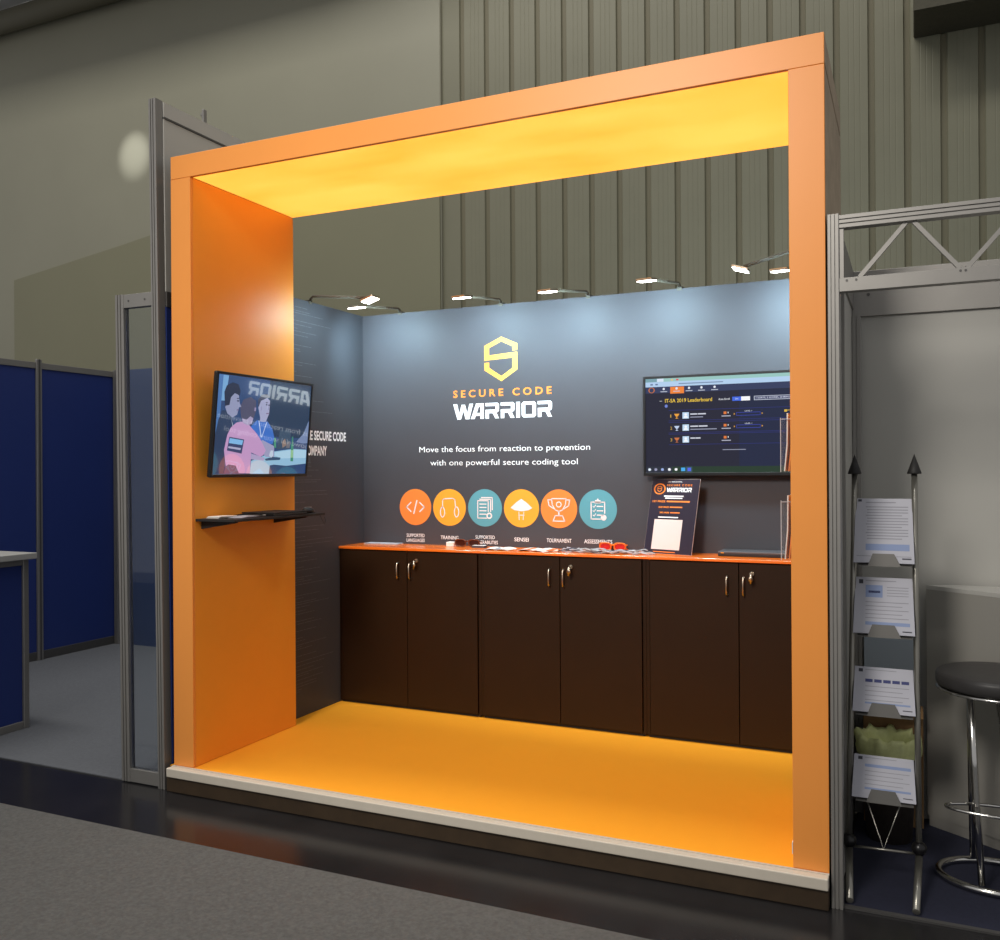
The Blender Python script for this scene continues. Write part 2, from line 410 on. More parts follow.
# counter of the A in the wall colour lies just above the letter
b = MB(); pl = Plane2(b, (0, B-.0008, 0), XU, ZU)
pl.text('Move the focus from reaction to prevention', .446, 1.618, 1.10, .036, white_ink, -.003)
pl.text('with one powerful secure coding tool', .522, 1.537, .95, .036, white_ink, -.003); b.make('slogan_lettering', bw)
caps = [('SUPPORTED', 'LANGUAGES'), ('TRAINING',), ('SUPPORTED', 'VULNERABILITIES'), ('SENSEI',), ('TOURNAMENT',), ('ASSESSMENTS',)]
cxs = [.416, .651, .888, 1.123, 1.356, 1.590]
for i, cx in enumerate(cxs):
    b = MB(); pl = Plane2(b, (cx, B-.0008, 1.283), XU, ZU, .111, .111)
    pl.disc(0, 0, 1, [or_badge, ye_badge, te_badge, ye_badge, or_badge, te_badge][i], n=56)
    m, L, w = icon_ink, .0008, .055
    if i == 0:
        pl.stroke([(-.28, .25), (-.56, 0), (-.28, -.25)], w+.02, m, L); pl.stroke([(.28, .25), (.56, 0), (.28, -.25)], w+.02, m, L)
        pl.stroke([(-.1, -.36), (.1, .36)], w+.02, m, L)
    if i == 1:
        pl.stroke([(-.42, -.02), (-.4, .42), (-.3, .47), (.22, .5), (.34, .42), (.38, .02)], w, m, L)
        pl.ring(-.42, -.26, .13, w, m, L, ry=2.1); pl.ring(.44, -.24, .13, w, m, L, ry=2.1)
    if i == 2:
        pl.stroke([(-.42, -.55), (-.42, .38), (.2, .38), (.2, -.2)], w, m, L); pl.stroke([(-.42, -.55), (.12, -.55)], w, m, L)
        pl.stroke([(-.3, .46), (.34, .46), (.34, -.2)], w, m, L); pl.stroke([(-.2, .55), (.44, .55), (.44, -.1)], w, m, L)
        for q in (.2, .02, -.16, -.34): pl.stroke([(-.3, q), (.08, q)], w, m, L)
        pl.ring(.26, -.42, .13, w*1.4, m, L)
    if i == 3:
        pl.poly([(-.62, .02), (-.3, .3), (0, .5), (.3, .3), (.62, .02), (.4, -.1), (0, -.16), (-.4, -.1)][::-1], m, L)
        pl.stroke([(-.14, -.2), (-.12, -.6)], w*.8, m, L); pl.stroke([(.14, -.2), (.1, -.6)], w*.8, m, L); pl.stroke([(-.16, -.36), (.16, -.36)], w*.8, m, L)
    if i == 4:
        pl.stroke([(-.4, .52), (.4, .52), (.36, .2), (.2, -.06), (0, -.14), (-.2, -.06), (-.36, .2), (-.4, .52)], w, m, L)
        pl.stroke([(-.4, .46), (-.6, .46), (-.54, .16), (-.28, .0)], w, m, L); pl.stroke([(.4, .46), (.6, .46), (.54, .16), (.28, .0)], w, m, L)
        pl.ring(0, .22, .13, w, m, L); pl.stroke([(0, -.14), (0, -.34)], w*1.4, m, L)
        pl.stroke([(-.2, -.36), (.2, -.36), (.32, -.64), (-.32, -.64), (-.2, -.36)], w, m, L)
    if i == 5:
        pl.stroke([(-.36, .36), (-.36, -.5), (.2, -.5)], w, m, L); pl.stroke([(-.36, .36), (.36, .36), (.36, -.2)], w, m, L)
        pl.poly([(-.18, .3), (.18, .3), (.14, .46), (.06, .46), (0, .56), (-.06, .46), (-.14, .46)], m, L)
        for q in (.14, -.08, -.3): pl.stroke([(-.26, q), (-.2, q-.05), (-.12, q+.07)], w*.7, m, L); pl.stroke([(-.04, q), (.26, q)], w, m, L)
        pl.disc(.3, -.42, .15, m, L, 20)
    b.make('round_icon', bw, ['orange disc with a code bracket symbol', 'yellow disc with nunchucks', 'teal disc with documents', 'yellow disc with a straw hat', 'orange disc with a trophy', 'teal disc with a clipboard'][i])
    b = MB(); pl = Plane2(b, (cx, B-.0008, 0), XU, ZU)
    if len(caps[i]) == 2:
        for tx, z in zip(caps[i], (1.099, 1.069)):
            ww = .0115*len(tx)*1.22 if len(tx) < 12 else .165
            pl.text(tx, -ww/2, z, ww, .021, white_ink, .004)
    else:
        ww = .0125*len(caps[i][0])*1.2
        pl.text(caps[i][0], -ww/2, 1.090, ww, .023, white_ink, .004)
    b.make('caption_lettering', bw)

sw = thing('graphic_wall', (SX, 1.2, PF), 'narrow dark printed side wall with white capitals and faint code lines, left', 'display wall')
b = MB(); b.box(SX-.03, SX, D+.006, B-.001, PF, HB, slate2, .001); b.make('panel', sw)
YU = (0, 1, 0)   # seen from +x side the wall's right is +y
b = MB(); pl = Plane2(b, (SX+.0008, 0, 0), YU, ZU)
pl.text('THE SECURE CODE', .962, 1.689, .433, .054, white_ink, .03)
pl.text('COMPANY', .972, 1.600, .222, .056, white_ink, .03); b.make('lettering', sw, 'white condensed capitals')
b = MB(); pl = Plane2(b, (SX+.0006, 0, 0), YU, ZU)
z = .24
while z < 2.42:
    z += random.choice([.012, .016, .022, .022, .04])
    if 1.58 < z < 1.77: continue
    y = .80+random.choice([0, 0, .03, .06]); end = y+random.uniform(.08, .42)*random.choice([.6, 1, 1])
    while y < end:
        l = random.uniform(.01, .07); pl.rect(y, z, min(y+l, end), z+.0028, codeline); y += l+.006
b.make('code_print', sw, 'faint grey lines of printed code')
rw = thing('graphic_wall', (W-.04, 1.2, PF), 'plain dark side wall closing the stand behind the right arch leg', 'display wall')
b = MB(); b.box(W-.045, W-.012, D+.006, B-.001, PF, HB, slate2, .001); b.make('panel', rw)

# ------------------------------------------------------------------ cabinets
def cabinet(x0, label):
    w = .9465
    c = thing('storage_cabinet', (x0+w/2, (CD+B)/2, PF), label, 'cabinet', 'storage cabinets along the rear wall')
    b = MB()
    b.box(x0, x0+.018, CD+.004, B-.002, PF+.012, CH-.0155, cabm, .001); b.box(x0+w-.018, x0+w, CD+.004, B-.002, PF+.012, CH-.0155, cabm, .001)
    b.box(x0+.018, x0+w-.018, B-.02, B-.004, PF+.012, CH-.0155, cabm); b.box(x0+.018, x0+w-.018, CD+.01, B-.02, PF+.012, PF+.03, cabm)
    b.box(x0+.018, x0+w-.018, CD+.03, B-.02, CH-.035, CH-.0155, cabdark)
    b.make('carcass', c)
    b = MB(); b.box(x0, x0+w, CD-.008, B-.002, CH-.015, CH, topm, .0015); b.make('worktop', c, 'glossy orange top')
    b = MB(); b.box(x0+.01, x0+w-.01, CD+.0105, CD+.026, PF+.0005, PF+.0115, cabdark)
    for xx in (x0+.04, x0+w-.07, x0+.45): b.box(xx, xx+.03, CD+.03, CD+.06, PF+.0005, PF+.0118, mattblack)
    b.make('base_strip', c)
    mid = x0+.018+(w-.036)/2
    for k, (a, d) in enumerate([(x0+.0215, mid-.002), (mid+.002, x0+w-.0215)]):
        b = MB(); b.box(a, d, CD-.006, CD+.0095, PF+.02, CH-.021, cabm, .001)
        door = b.make('door', c)
        hx = d-.055 if k == 0 else a+.022
        b = MB(); b.tube([(hx, CD-.006, .968), (hx, CD-.024, .965), (hx, CD-.03, .955), (hx, CD-.03, .89), (hx, CD-.024, .88), (hx, CD-.006, .877)], .0052, satin, 8)
        b.make('handle', door, 'slim bow handle of satin metal')
        if k:
            lx = hx+.04
            b = MB(); b.tube([(lx, CD-.006, .985), (lx, CD-.014, .985)], .011, satin, 14); b.make('lock', door)
            b = MB(); b.box(lx-.002, lx+.002, CD-.04, CD-.0145, .979, .991, satin)
            b.lathe([(0, -.002), (.012, -.002), (.012, .002), (0, .002)], (0, 0, 0), satin, 16)
            for v in b.bm.verts[-34:]: pass
            b.tube([(lx, CD-.04, .985), (lx+.002, CD-.043, .965), (lx-.002, CD-.04, .94)], .006, satin, 8)
            b.bm.verts.ensure_lookup_table()
            for v in [v for v in b.bm.verts if v.co.length < .05]: v.co = Vector((lx+v.co.x, CD-.045+v.co.z, .962+v.co.y))
            b.make('key', door, 'key with a second key hanging from it')
    return c
cabinet(.0445, 'black double-door cabinet with orange top, left one in the corner by the side wall')
cabinet(.9915, 'black double-door cabinet with orange top, middle one under the round icons')
cabinet(1.9385, 'black double-door cabinet with orange top, right one under the leaderboard television')

# ------------------------------------------------------------------ right television
def tv_frame(parent, O, U, V, w, h, bez, depth):
    U = Vector(U); V = Vector(V); N = U.cross(V); O = Vector(O)
    M = Matrix(((U.x, V.x, N.x, O.x), (U.y, V.y, N.y, O.y), (U.z, V.z, N.z, O.z), (0, 0, 0, 1)))
    b = MB(); b.box(0, w, 0, h, -depth, -.004, blackp, .006, 2, M=M)
    b.box(w*.2, w*.8, h*.12, h*.8, -depth-.02, -depth, mattblack, .004, 1, M=M)
    b.make('rear_case', parent)
    b = MB()
    b.box(0, w, 0, bez*1.3, -.0038, .004, blackp, .0012, 1, M=M); b.box(0, w, h-bez, h, -.0038, .004, blackp, .0012, 1, M=M)
    b.box(0, bez, bez*1.3, h-bez, -.0038, .004, blackp, .0012, 1, M=M); b.box(w-bez, w, bez*1.3, h-bez, -.0038, .004, blackp, .0012, 1, M=M)
    b.make('bezel', parent)
    return O+U*bez+V*bez*1.3
tv = thing('television', (2.34, B-.03, 1.74), 'wide black television on the rear wall showing a leaderboard page', 'television')
TW, THt = .93, .537
O = tv_frame(tv, (1.871, B-.06, 1.470), XU, ZU, TW, THt, .013, .035)
sw_, sh_ = TW-.026, THt-.013*2.3
b = MB(); pl = Plane2(b, O, XU, ZU, sw_, sh_, -.001)
pl.rect(0, 0, 1, 1, glow((22, 22, 44)))
g = glow
L = .0003
pl.rect(0.55, 0, 1, .84, g((16, 26, 58)), L*.5)
pl.rect(.85, .55, 1, .84, g((20, 60, 90)), L*.8)
pl.rect(0, 0, 1, .064, g((24, 50, 32)), L); pl.rect(0, 0, .16, .064, g((30, 36, 52)), L*1.5)
pl.rect(0, .964, 1, 1, g((150, 196, 190)), L); pl.rect(.0, .912, 1, .964, g((176, 205, 235)), L)
pl.rect(0, .964, .07, 1, g((120, 160, 170)), 2*L); pl.rect(.07, .966, .11, .998, g((215, 228, 245)), 2*L)
pl.rect(.03, .93, .045, .945, g((90, 110, 150)), 2*L); pl.rect(.06, .93, .075, .945, g((90, 110, 150)), 2*L); pl.rect(.2, .932, .46, .943, g((120, 140, 175)), 2*L)
pl.rect(.155, .973, .166, .99, g((230, 190, 120)), 2*L); pl.rect(.185, .973, .2, .99, g((225, 80, 90)), 2*L)
pl.rect(0, .845, 1, .912, g((42, 52, 88)), L)
pl.ring(.037, .878, .016, .006, g((200, 110, 50)), 2*L, ry=1.7)
pl.rect(.15, .835, .232, .906, g((238, 128, 44)), 2*L)
for x in (.111, .188, .262, .335, .411):
    pl.disc(x, .888, .007, g((225, 230, 240)), 3*L, 10, ry=.013); pl.rect(x-.02, .855, x+.02, .863, g((190, 196, 212)), 3*L)
pl.text('IT-SA 2019 Leaderboard', .118, .742, .278, .040, g((240, 200, 60)), .01, 2*L)
pl.rect(.085, .757, .1, .762, g((200, 200, 200)), 2*L); pl.disc(.125, .705, .009, g((110, 130, 210)), 2*L, 12, ry=.017)
pl.text('Auto Scroll', .433, .748, .064, .022, g((220, 222, 230)), .01, 2*L)
pl.rect(.512, .735, .562, .777, g((60, 100, 220)), 2*L); pl.rect(.562, .735, .612, .777, g((245, 246, 250)), 2*L)
pl.text('ON', .527, .747, .018, .018, g((200, 215, 250)), .0, 3*L)
pl.rect(.634, .735, .98, .778, g((200, 206, 222)), 2*L); pl.rect(.637, .74, .977, .773, g((60, 66, 100)), 3*L)
pl.text('1 SORTS, 2 SCORES, 20 MINUTES', .645, .75, .21, .016, g((210, 214, 230)), .01, 4*L)
for i, y in enumerate((.600, .472, .348)):
    pl.rect(.139, y+.055, .86, y+.059, g((36, 44, 120)), 2*L); pl.rect(.139, y-.055, .86, y-.051, g((36, 44, 120)), 2*L)
    pl.text(str(i+1), .149, y-.018, (.006, .011, .011)[i], .034, g((190, 150, 60)), .01, 2*L)
    c = [g((235, 160, 50)), g((190, 205, 235)), g((200, 110, 60))][i]
    pl.poly([(.172, y+.02), (.204, y+.02), (.196, y-.004), (.190, y-.01), (.190, y-.022), (.198, y-.03), (.178, y-.03), (.186, y-.022), (.186, y-.01), (.180, y-.004)][::-1], c, 2*L)
    pl.rect(.222, y-.033, .260, y+.033, g((190, 215, 240)), 2*L)
    pl.disc(.241, y+.01, .008, g((245, 248, 252)), 3*L, 14, ry=.013); pl.poly([(.228, y-.025), (.254, y-.025), (.249, y-.004), (.233, y-.004)], g((245, 248, 252)), 3*L)
    n = (.1, .11, .065)[i]
    x = .268
    for q in (n*.45, n*.5):
        pl.rect(x, y+.006, x+q*.93, y+.019, g((205, 208, 222)), 2*L); x += q
    if i < 2: pl.rect(.268, y-.024, .268+n*(.75, 1.4)[i], y-.015, g((150, 154, 176)), 2*L)
    pl.rect(.462, y+.002, .478, y+.028, g((225, 120, 50)), 2*L); pl.rect(.485, y+.01, .49, y+.024, g((230, 230, 235)), 2*L)
    pl.rect(.450, y-.022, .502, y-.013, g((180, 182, 200)), 2*L)
    if i < 2:
        pl.rect(.534, y-.018, .669, y-.014, g((56, 70, 180)), 2*L); pl.rect(.534, y+.012, .669, y+.016, g((56, 70, 180)), 2*L)
        pl.rect(.534, y-.018, .536, y+.016, g((56, 70, 180)), 2*L); pl.rect(.667, y-.018, .669, y+.016, g((56, 70, 180)), 2*L)
        pl.text('LEVEL 1', .582, y+.022, .04, .013, g((205, 210, 225)), .01, 2*L)
        pl.poly([(.520, y-.01), (.528, y-.0), (.520, y+.01)], g((210, 150, 60)), 2*L); pl.poly([(.676, y-.01), (.684, y-.0), (.676, y+.01)], g((210, 150, 60)), 2*L)
pl.rect(.80, .607, .815, .63, g((220, 180, 60)), 2*L); pl.rect(.815, .62, .83, .626, g((220, 180, 60)), 2*L)
pl.rect(.455, .231, .587, .238, g((150, 154, 176)), 2*L)
for x, c in zip((.022, .06, .1, .142, .182), ((220, 230, 245), (150, 150, 180), (150, 170, 220), (235, 238, 245), (245, 245, 250))):
    pl.disc(x, .033, .009, g(c), 2*L, 10, ry=.015)
pl.rect(.212, .015, .236, .052, g((70, 170, 235)), 2*L); pl.rect(.24, .003, .278, .062, g((50, 80, 90)), 2*L); pl.rect(.25, .015, .27, .05, g((80, 100, 230)), 3*L)
b.make('screen', tv, 'lit page with IT-SA 2019 Leaderboard in yellow')
b = MB(); b.box(2.1, 2.58, B-.096+.0, B-.0955, 1.6, 1.7, mattblack) if False else b.box(2.2, 2.5, B-.0045, B-.0005, 1.6, 1.88, mattblack)
b.make('wall_bracket', tv)

# ------------------------------------------------------------------ left television (tilted)
tv = thing('television', (T+.01, .44, 1.73), 'tilted black television on the orange side panel showing people at a table', 'television')
Vt = Vector((.05, 0, .503)).normalized(); Ut = Vector((0, 1, 0))
O0 = Vector((T+.062, .052, 1.479))
TW, THt = .752, .505
O = tv_frame(tv, O0, Ut, Vt, TW, THt, .012, .022)
b = MB(); b.box(T+.0005, T+.012, .3, .6, 1.62, 1.84, mattblack, .002)
b.tube([(T+.012, .45, 1.80), (T+.045, .45, 1.80)], .012, mattblack, 8); b.tube([(T+.012, .45, 1.66), (T+.035, .45, 1.66)], .012, mattblack, 8)
b.make('wall_mount', tv)
sw_, sh_ = TW-.024, THt-.012*2.3
b = MB(); pl = Plane2(b, O, Ut, Vt, sw_, sh_, -.001)
def LV(pts, c, l, k=.95): pl.poly([((u*TW-.012)/sw_, (v*THt-.0156)/sh_) for u, v in pts], glow(c, k, 1.), l)
def ccw(p):
    a = sum(x0*y1-x1*y0 for (x0, y0), (x1, y1) in zip(p, p[1:]+p[:1])); return p if a > 0 else p[::-1]
pl.rect(0, 0, 1, 1, glow((36, 68, 116), 1., 1.)); 
pl.rect(.52, .40, 1, 1, glow((28, 54, 84), .95, 1.), .0001)
S = [
 ([(.018,.97),(.11,.97),(.092,.73),(.02,.725)], (120,172,220)),
 ([(.02,.97),(.06,.97),(.05,.40),(.02,.40)], (70,118,180)),
 ([[0.02,0.035],[0.02,.4],[0.04,0.543],[0.068,0.636],[0.117,0.64],[0.171,0.551],[0.196,0.47],[0.168,0.345],[0.125,0.201],[0.134,0.035]], (34,58,92)),
 ([[0.128,0.764],[0.155,0.808],[0.212,0.803],[0.232,0.701],[0.221,0.66],[0.211,0.606],[0.17,0.576],[0.119,0.609],[0.095,0.669]], (150,156,190)),
 ([[0.091,0.679],[0.077,0.81],[0.096,0.874],[0.149,0.911],[0.206,0.897],[0.228,0.84],[.224,.79],[0.175,0.81],[0.142,0.766],[0.133,0.693]], (26,38,66)),
 ([(.16,.56),(.17,.53),(.2,.45),(.19,.44)], (190,205,230)),
 ([[0.972,0.578],[0.986,0.602],[0.982,0.347],[0.851,0.366],[0.93,0.461]], (120,140,180)),
 ([[0.828,0.343],[0.982,0.359],[0.981,0.296],[0.82,0.286]], (60,80,120)),
 ([[0.662,0.482],[0.783,0.481],[0.784,0.292],[0.634,0.282]], (52,78,104)),
 ([[0.414,0.695],[0.43,0.772],[0.489,0.805],[0.531,0.77],[0.53,0.639],[0.508,0.577],[.50,.54],[.44,.55],[0.442,0.59]], (168,172,206)),
 ([[0.414,0.691],[0.405,0.769],[0.44,0.822],[0.498,0.837],[0.533,0.803],[0.49,0.792],[0.437,0.762]], (60,66,92)),
 ([[0.345,0.42],[.355,.50],[0.41,0.567],[.45,.555],[.48,.553],[0.52,0.561],[0.576,0.489],[0.604,0.403],[0.59,0.336],[0.496,0.335],[0.395,0.35]], (52,112,204)),
 ([(.425,.565),(.435,.565),(.47,.40),(.46,.40)], (180,200,235)), ([(.51,.56),(.518,.558),(.475,.40),(.467,.40)], (180,200,235)),
 ([[0.38,0.161],[0.613,0.26],[0.819,0.293],[0.976,0.289],[0.981,0.139],[0.691,0.106],[0.571,0.03],[0.377,0.034]], (150,196,226)),
 ([(.62,.25),(.82,.285),(.976,.28),(.976,.2),(.7,.19),(.62,.22)], (178,216,238)),
 ([[0.577,0.117],[.62,.125],[0.868,0.105],[0.862,0.035],[0.574,0.035]], (36,70,112)),
 ([[0.473,0.376],[0.609,0.315],[0.616,0.205],[0.527,0.204],[0.469,0.268]], (160,160,196)),
 ([[0.16,0.479],[.21,.53],[0.274,0.545],[.32,.53],[0.359,0.489],[.42,.43],[0.474,0.355],[0.523,0.269],[.50,.22],[0.473,0.204],[0.374,0.245],[0.377,0.038],[0.153,0.045],[.13,.15],[0.111,0.262],[0.131,0.405]], (200,156,204)),
 ([(.255,.60),(.27,.53),(.32,.51),(.36,.53),(.375,.60),(.35,.66),(.28,.66)], (170,160,196)),
 ([[0.251,0.576],[0.233,0.68],[0.259,0.756],[0.329,0.79],[0.384,0.757],[0.395,0.661],[0.372,0.582],[.34,.60],[0.305,0.565]], (78,78,106)),
 ([[0.152,0.39],[0.296,0.37],[0.28,0.231],[0.137,0.258]], (54,66,108)),
 ([[0.157,0.378],[0.286,0.361],[0.279,0.315],[0.15,0.33]], (130,190,240)), ([(.15,.30),(.27,.285),(.265,.265),(.147,.282)], (176,176,210)),
 ([[0.375,0.235],[0.517,0.193],[0.508,0.165],[0.374,0.178]], (176,164,204)),
 ([(.13,.10),(.16,.125),(.229,.115),(.268,.04),(.125,.042)], (62,66,110)),
 ([[0.518,0.183],[.6,.205],[0.685,0.199],[0.682,0.175],[0.53,0.165]], (46,78,112)),
 ([(.56,.22),(.575,.27),(.6,.27),(.605,.22),(.585,.195)], (200,214,232)),
 ([[0.792,0.342],[0.821,0.343],[0.83,0.162],[0.799,0.162]], (64,142,118)), ([(.796,.28),(.822,.28),(.826,.2),(.799,.2)], (150,200,150)),
 ([[0.796,0.421],[0.811,0.422],[0.818,0.343],[0.798,0.342]], (60,130,110)),
 ([(.60,.40),(.62,.40),(.63,.30),(.605,.30)], (70,150,120)), ([(.74,.36),(.775,.37),(.78,.30),(.74,.30)], (110,110,120)), ([(.69,.36),(.72,.40),(.74,.33),(.70,.30)], (140,120,110)),
]
for k, (p, c) in enumerate(S): LV(ccw([tuple(q) for q in p]), c, .0002+.00006*k)
for p_, c_ in (([(.196,.745),(.216,.745),(.216,.732),(.196,.732)], (50,54,84)), ([(.193,.765),(.218,.768),(.218,.76),(.193,.757)], (40,44,70)), ([(.198,.655),(.218,.66),(.218,.648),(.2,.645)], (120,100,140)), ([(.222,.72),(.242,.685),(.222,.68)], (150,156,190)),
                 ([(.485,.735),(.50,.735),(.50,.722),(.485,.722)], (60,62,90)), ([(.512,.733),(.525,.733),(.525,.72),(.512,.72)], (60,62,90)), ([(.482,.752),(.504,.754),(.504,.747),(.482,.745)], (70,70,96)), ([(.495,.645),(.522,.648),(.522,.638),(.495,.635)], (130,104,140)), ([(.51,.72),(.522,.68),(.508,.678)], (150,150,190)), ([(.432,.70),(.445,.71),(.446,.67),(.435,.665)], (150,150,188)),
                 ([(.374,.69),(.388,.69),(.386,.655),(.374,.655)], (160,150,190))):
    LV(ccw(p_), c_, .0035)
b.make('screen', tv, 'lit video of people with lanyards sitting at a white table')

# ------------------------------------------------------------------ wall shelf and what lies on it
sh = thing('wall_shelf', (T+.1, .38, 1.27), 'narrow dark shelf below the tilted television on the orange panel', 'shelf')
b = MB(); b.box(T+.0005, .352, .022, .735, 1.273, 1.285, mattblack, .001); b.make('shelf_board', sh)
for y in (.06, .60):
    b = MB(); b.prism([(T+.0005, y, 1.2725), (.33, y, 1.2725), (.33, y, 1.267), (T+.0005, y, 1.235)], (0, .012, 0), mattblack); b.make('bracket', sh)
b = MB(); b.tube([(.345, .7, 1.272), (.35, .71, 1.25), (.35, .73, 1.225), (.345, .75, 1.24), (.34, .745, 1.262)], .0012, mattblack, 6); b.make('hanging_cable', sh)
b = MB(); 
for k in range(6): b.box(.14+.002*k, .215+.002*k, .07+.004*(k % 2), .185+.004*(k % 2), 1.2858+.0016*k, 1.2873+.0016*k, paperw)
tag(b.make('card_stack'), 'small stack of cream cards on the near end of the wall shelf', 'cards')
b = MB()
for k in range(5): b.box(.20+.003*k, .30+.002*k, .13+.01*k, .23+.006*k, 1.2858+.0014*k, 1.287+.0014*k, paper)
tag(b.make('leaflet_pile'), 'loose pale leaflets fanned beside the closed laptop on the wall shelf', 'leaflets')
lp = thing('laptop', (.23, .46, 1.286), 'closed black laptop lying on the wall shelf', 'laptop')
b = MB(); b.box(.135, .335, .33, .60, 1.2858, 1.2965, blackp, .003, 2); b.make('base', lp)
b = MB(); b.box(.133, .337, .33, .60, 1.297, 1.3035, mattblack, .003, 2); b.make('lid', lp)
b = MB(); b.tube([(.16, .24, 1.289), (.2, .27, 1.298), (.26, .25, 1.292), (.3, .28, 1.297), (.28, .31, 1.29), (.2, .30, 1.293), (.15, .28, 1.29)], .004, mattblack, 6)
b.tube([(.24, .26, 1.2915), (.30, .31, 1.2925)], .0035, silverm, 6)
tag(b.make('coiled_cable'), 'short black cable coiled in front of the closed laptop on the wall shelf', 'cable')
b = MB(); b.lathe([(0, 0), (.03, 0), (.036, .008), (.034, .018), (.02, .029), (0, .032)], (.29, .665, 1.2858), blackp, 20, sx=.75, sy=1.35)
b.box(.289, .291, .64, .70, 1.3, 1.3186, silverm)
tag(b.make('computer_mouse'), 'shiny black computer mouse at the far end of the wall shelf', 'mouse')

# ------------------------------------------------------------------ clip-on wall lamps
def lamp(base, out, length, drop, side, label, rise=.03, tip=.14, watt=None):
    out = Vector(out); base = Vector(base)
    c = thing('clip_lamp', base, label, 'lamp', 'clip-on lamps along the top of the dark walls')
    s_ = Vector((0, 0, 1)).cross(out).normalized()
    head = base+out*length+Vector((0, 0, drop))
    b = MB(); 
    Mb = Matrix.Translation(base) @ Matrix((( out.x, s_.x, 0, 0), (out.y, s_.y, 0, 0), (0, 0, 1, 0), (0, 0, 0, 1)))
    b.box(-.034, .004, -.014, .014, .0005, .010, armm, .001, M=Mb); b.box(-.0, .004, -.014, .014, -.012, .0102, armm, .001, M=Mb)
    b.make('clamp', c)
    b = MB(); b.tube([base+Vector((0, 0, .012)), base+out*.02+Vector((0, 0, rise)), head-out*.02+Vector((0, 0, .006))], .0085, armm, 8)
    b.make('arm', c)
    tilt = Vector((0, 0, 1))*.95+out*tip; tilt.normalize(); o2 = s_.cross(tilt)*-1
    if o2.dot(out) < 0: o2 = -o2
    Mh = Matrix.Translation(head) @ Matrix(((o2.x, s_.x, tilt.x, 0), (o2.y, s_.y, tilt.y, 0), (o2.z, s_.z, tilt.z, 0), (0, 0, 0, 1)))
    b = MB(); b.box(-.048, .034, -.042, .042, -.006, .006, satin, .003, 2, M=Mh); b.make('lamp_head', c)
    b = MB(); b.box(-.044, .030, -.038, .038, -.011, -.0065, lensm, .002, 1, M=Mh); b.make('lens', c, 'glowing white LED face')
    ld = bpy.data.lights.new('clip_lamp_light', 'SPOT'); ld.energy = watt or LAMP_W; ld.color = (.56, .85, 1.0); ld.spot_size = math.radians(150); ld.spot_blend = 1.; ld.shadow_soft_size = .08
    lo = bpy.data.objects.new('clip_lamp_light', ld); COL.objects.link(lo)
    lo.location = head-tilt*.03+Vector((0, 0, -.005))
    aim = (base+Vector((0, 0, -.30)))
    lo.rotation_euler = (aim-lo.location).to_track_quat('-Z', 'Y').to_euler()
    return c
LAMP_W = 46.
Y_ = Vector((0, -1, 0))
def wlamp(bx, hx, hz, label):
    d = Vector((hx-bx, -.42, 0)); lamp((bx, B, HB), d.normalized(), d.length, hz-HB, 1, label, .025)
wlamp(.315, .268, 2.459, 'clip-on lamp on the rear wall nearest the left corner')
wlamp(1.0, .949, 2.460, 'clip-on lamp on the rear wall directly left of the shield logo')
wlamp(1.54, 1.455, 2.449, 'clip-on lamp on the rear wall right of the shield logo, above the straw hat icon')
wlamp(2.06, 1.988, 2.458, 'clip-on lamp on the rear wall above the left edge of the leaderboard television')
wlamp(2.70, 2.636, 2.446, 'clip-on lamp on the rear wall beside the right leg of the arch')
lamp((SX, 1.04, HB), (1, 0, 0), .41, -.015, 1, 'clip-on lamp on the left side wall, its head the brighter one in the corner', .03, -.3, 22)
lamp((W-.045, 1.30, HB+.0), (-1, 0, 0), .46, .015, 1, 'clip-on lamp reaching in from the right on a long thin arm', .12, -.3, 22)

# ------------------------------------------------------------------ things on the counter
Z = CH+.0004
b = MB(); b.box(.10, .34, 1.50, 1.575, Z, Z+.004, silverm, M=None); b.box(.102, .338, 1.502, 1.573, Z+.0041, Z+.006, paper)
tag(b.make('leaflet_stack'), 'flat stack of grey leaflets on the orange counter near the left corner', 'leaflets')
b = MB(); b.box(.675, .725, 1.50, 1.535, Z, Z+.026, paperw, .001)
tag(b.make('card_box'), 'little white box of cards left of the tortoiseshell glasses', 'box')
def glasses(x, y, fm, lm, label, w=.15, rz=0.):
    c = thing('eyeglasses', (x, y, Z), label, 'glasses'); R = Matrix.Rotation(rz, 4, 'Z')
    def Q(p): q = R @ Vector(p); return (x+q.x, y+q.y, Z+q.z)
    b = MB()
    for s_ in (-1, 1):
        cx = s_*w*.26; pts = []
        for k in range(20):
            a = 2*math.pi*k/20; ca, sa = math.cos(a), math.sin(a)
            pts.append(Q((cx+w*.2*math.copysign(abs(ca)**.6, ca), 0, .024+.02*math.copysign(abs(sa)**.7, sa))))
        b.tube(pts, .0042, fm, 6, closed=True)
    b.tube([Q((-w*.07, 0, .03)), Q((0, 0, .034)), Q((w*.07, 0, .03))], .004, fm, 6)
    b.make('frame', c)
    for s_ in (-1, 1):
        b = MB(); b.prism([Q((s_*w*.26+w*.185*math.cos(2*math.pi*k/16), .0015, .024+.018*math.sin(2*math.pi*k/16))) for k in range(16)], Vector(Q((0, -.002, 0)))-Vector(Q((0, 0, 0))), lm); b.make('lens', c)
        b = MB(); b.tube([Q((s_*w*.47, .002, .034)), Q((s_*w*.46, .03, .033)), Q((-s_*w*.2, .045, .028+.004*s_)), Q((-s_*w*.42, .05, .010+.004*s_))], .0034, fm, 6); b.make('temple', c)
    return c
glasses(.815, 1.50, tortoise, lensb, 'tortoiseshell sunglasses on the counter below the training caption', .17, .0)
b = MB(); b.box(.86, .94, 1.47, 1.51, Z, Z+.012, inkdark); b.box(.862, .938, 1.472, 1.508, Z+.0121, Z+.014, paperw)
tag(b.make('business_cards'), 'small pile of business cards right of the tortoiseshell sunglasses', 'cards')
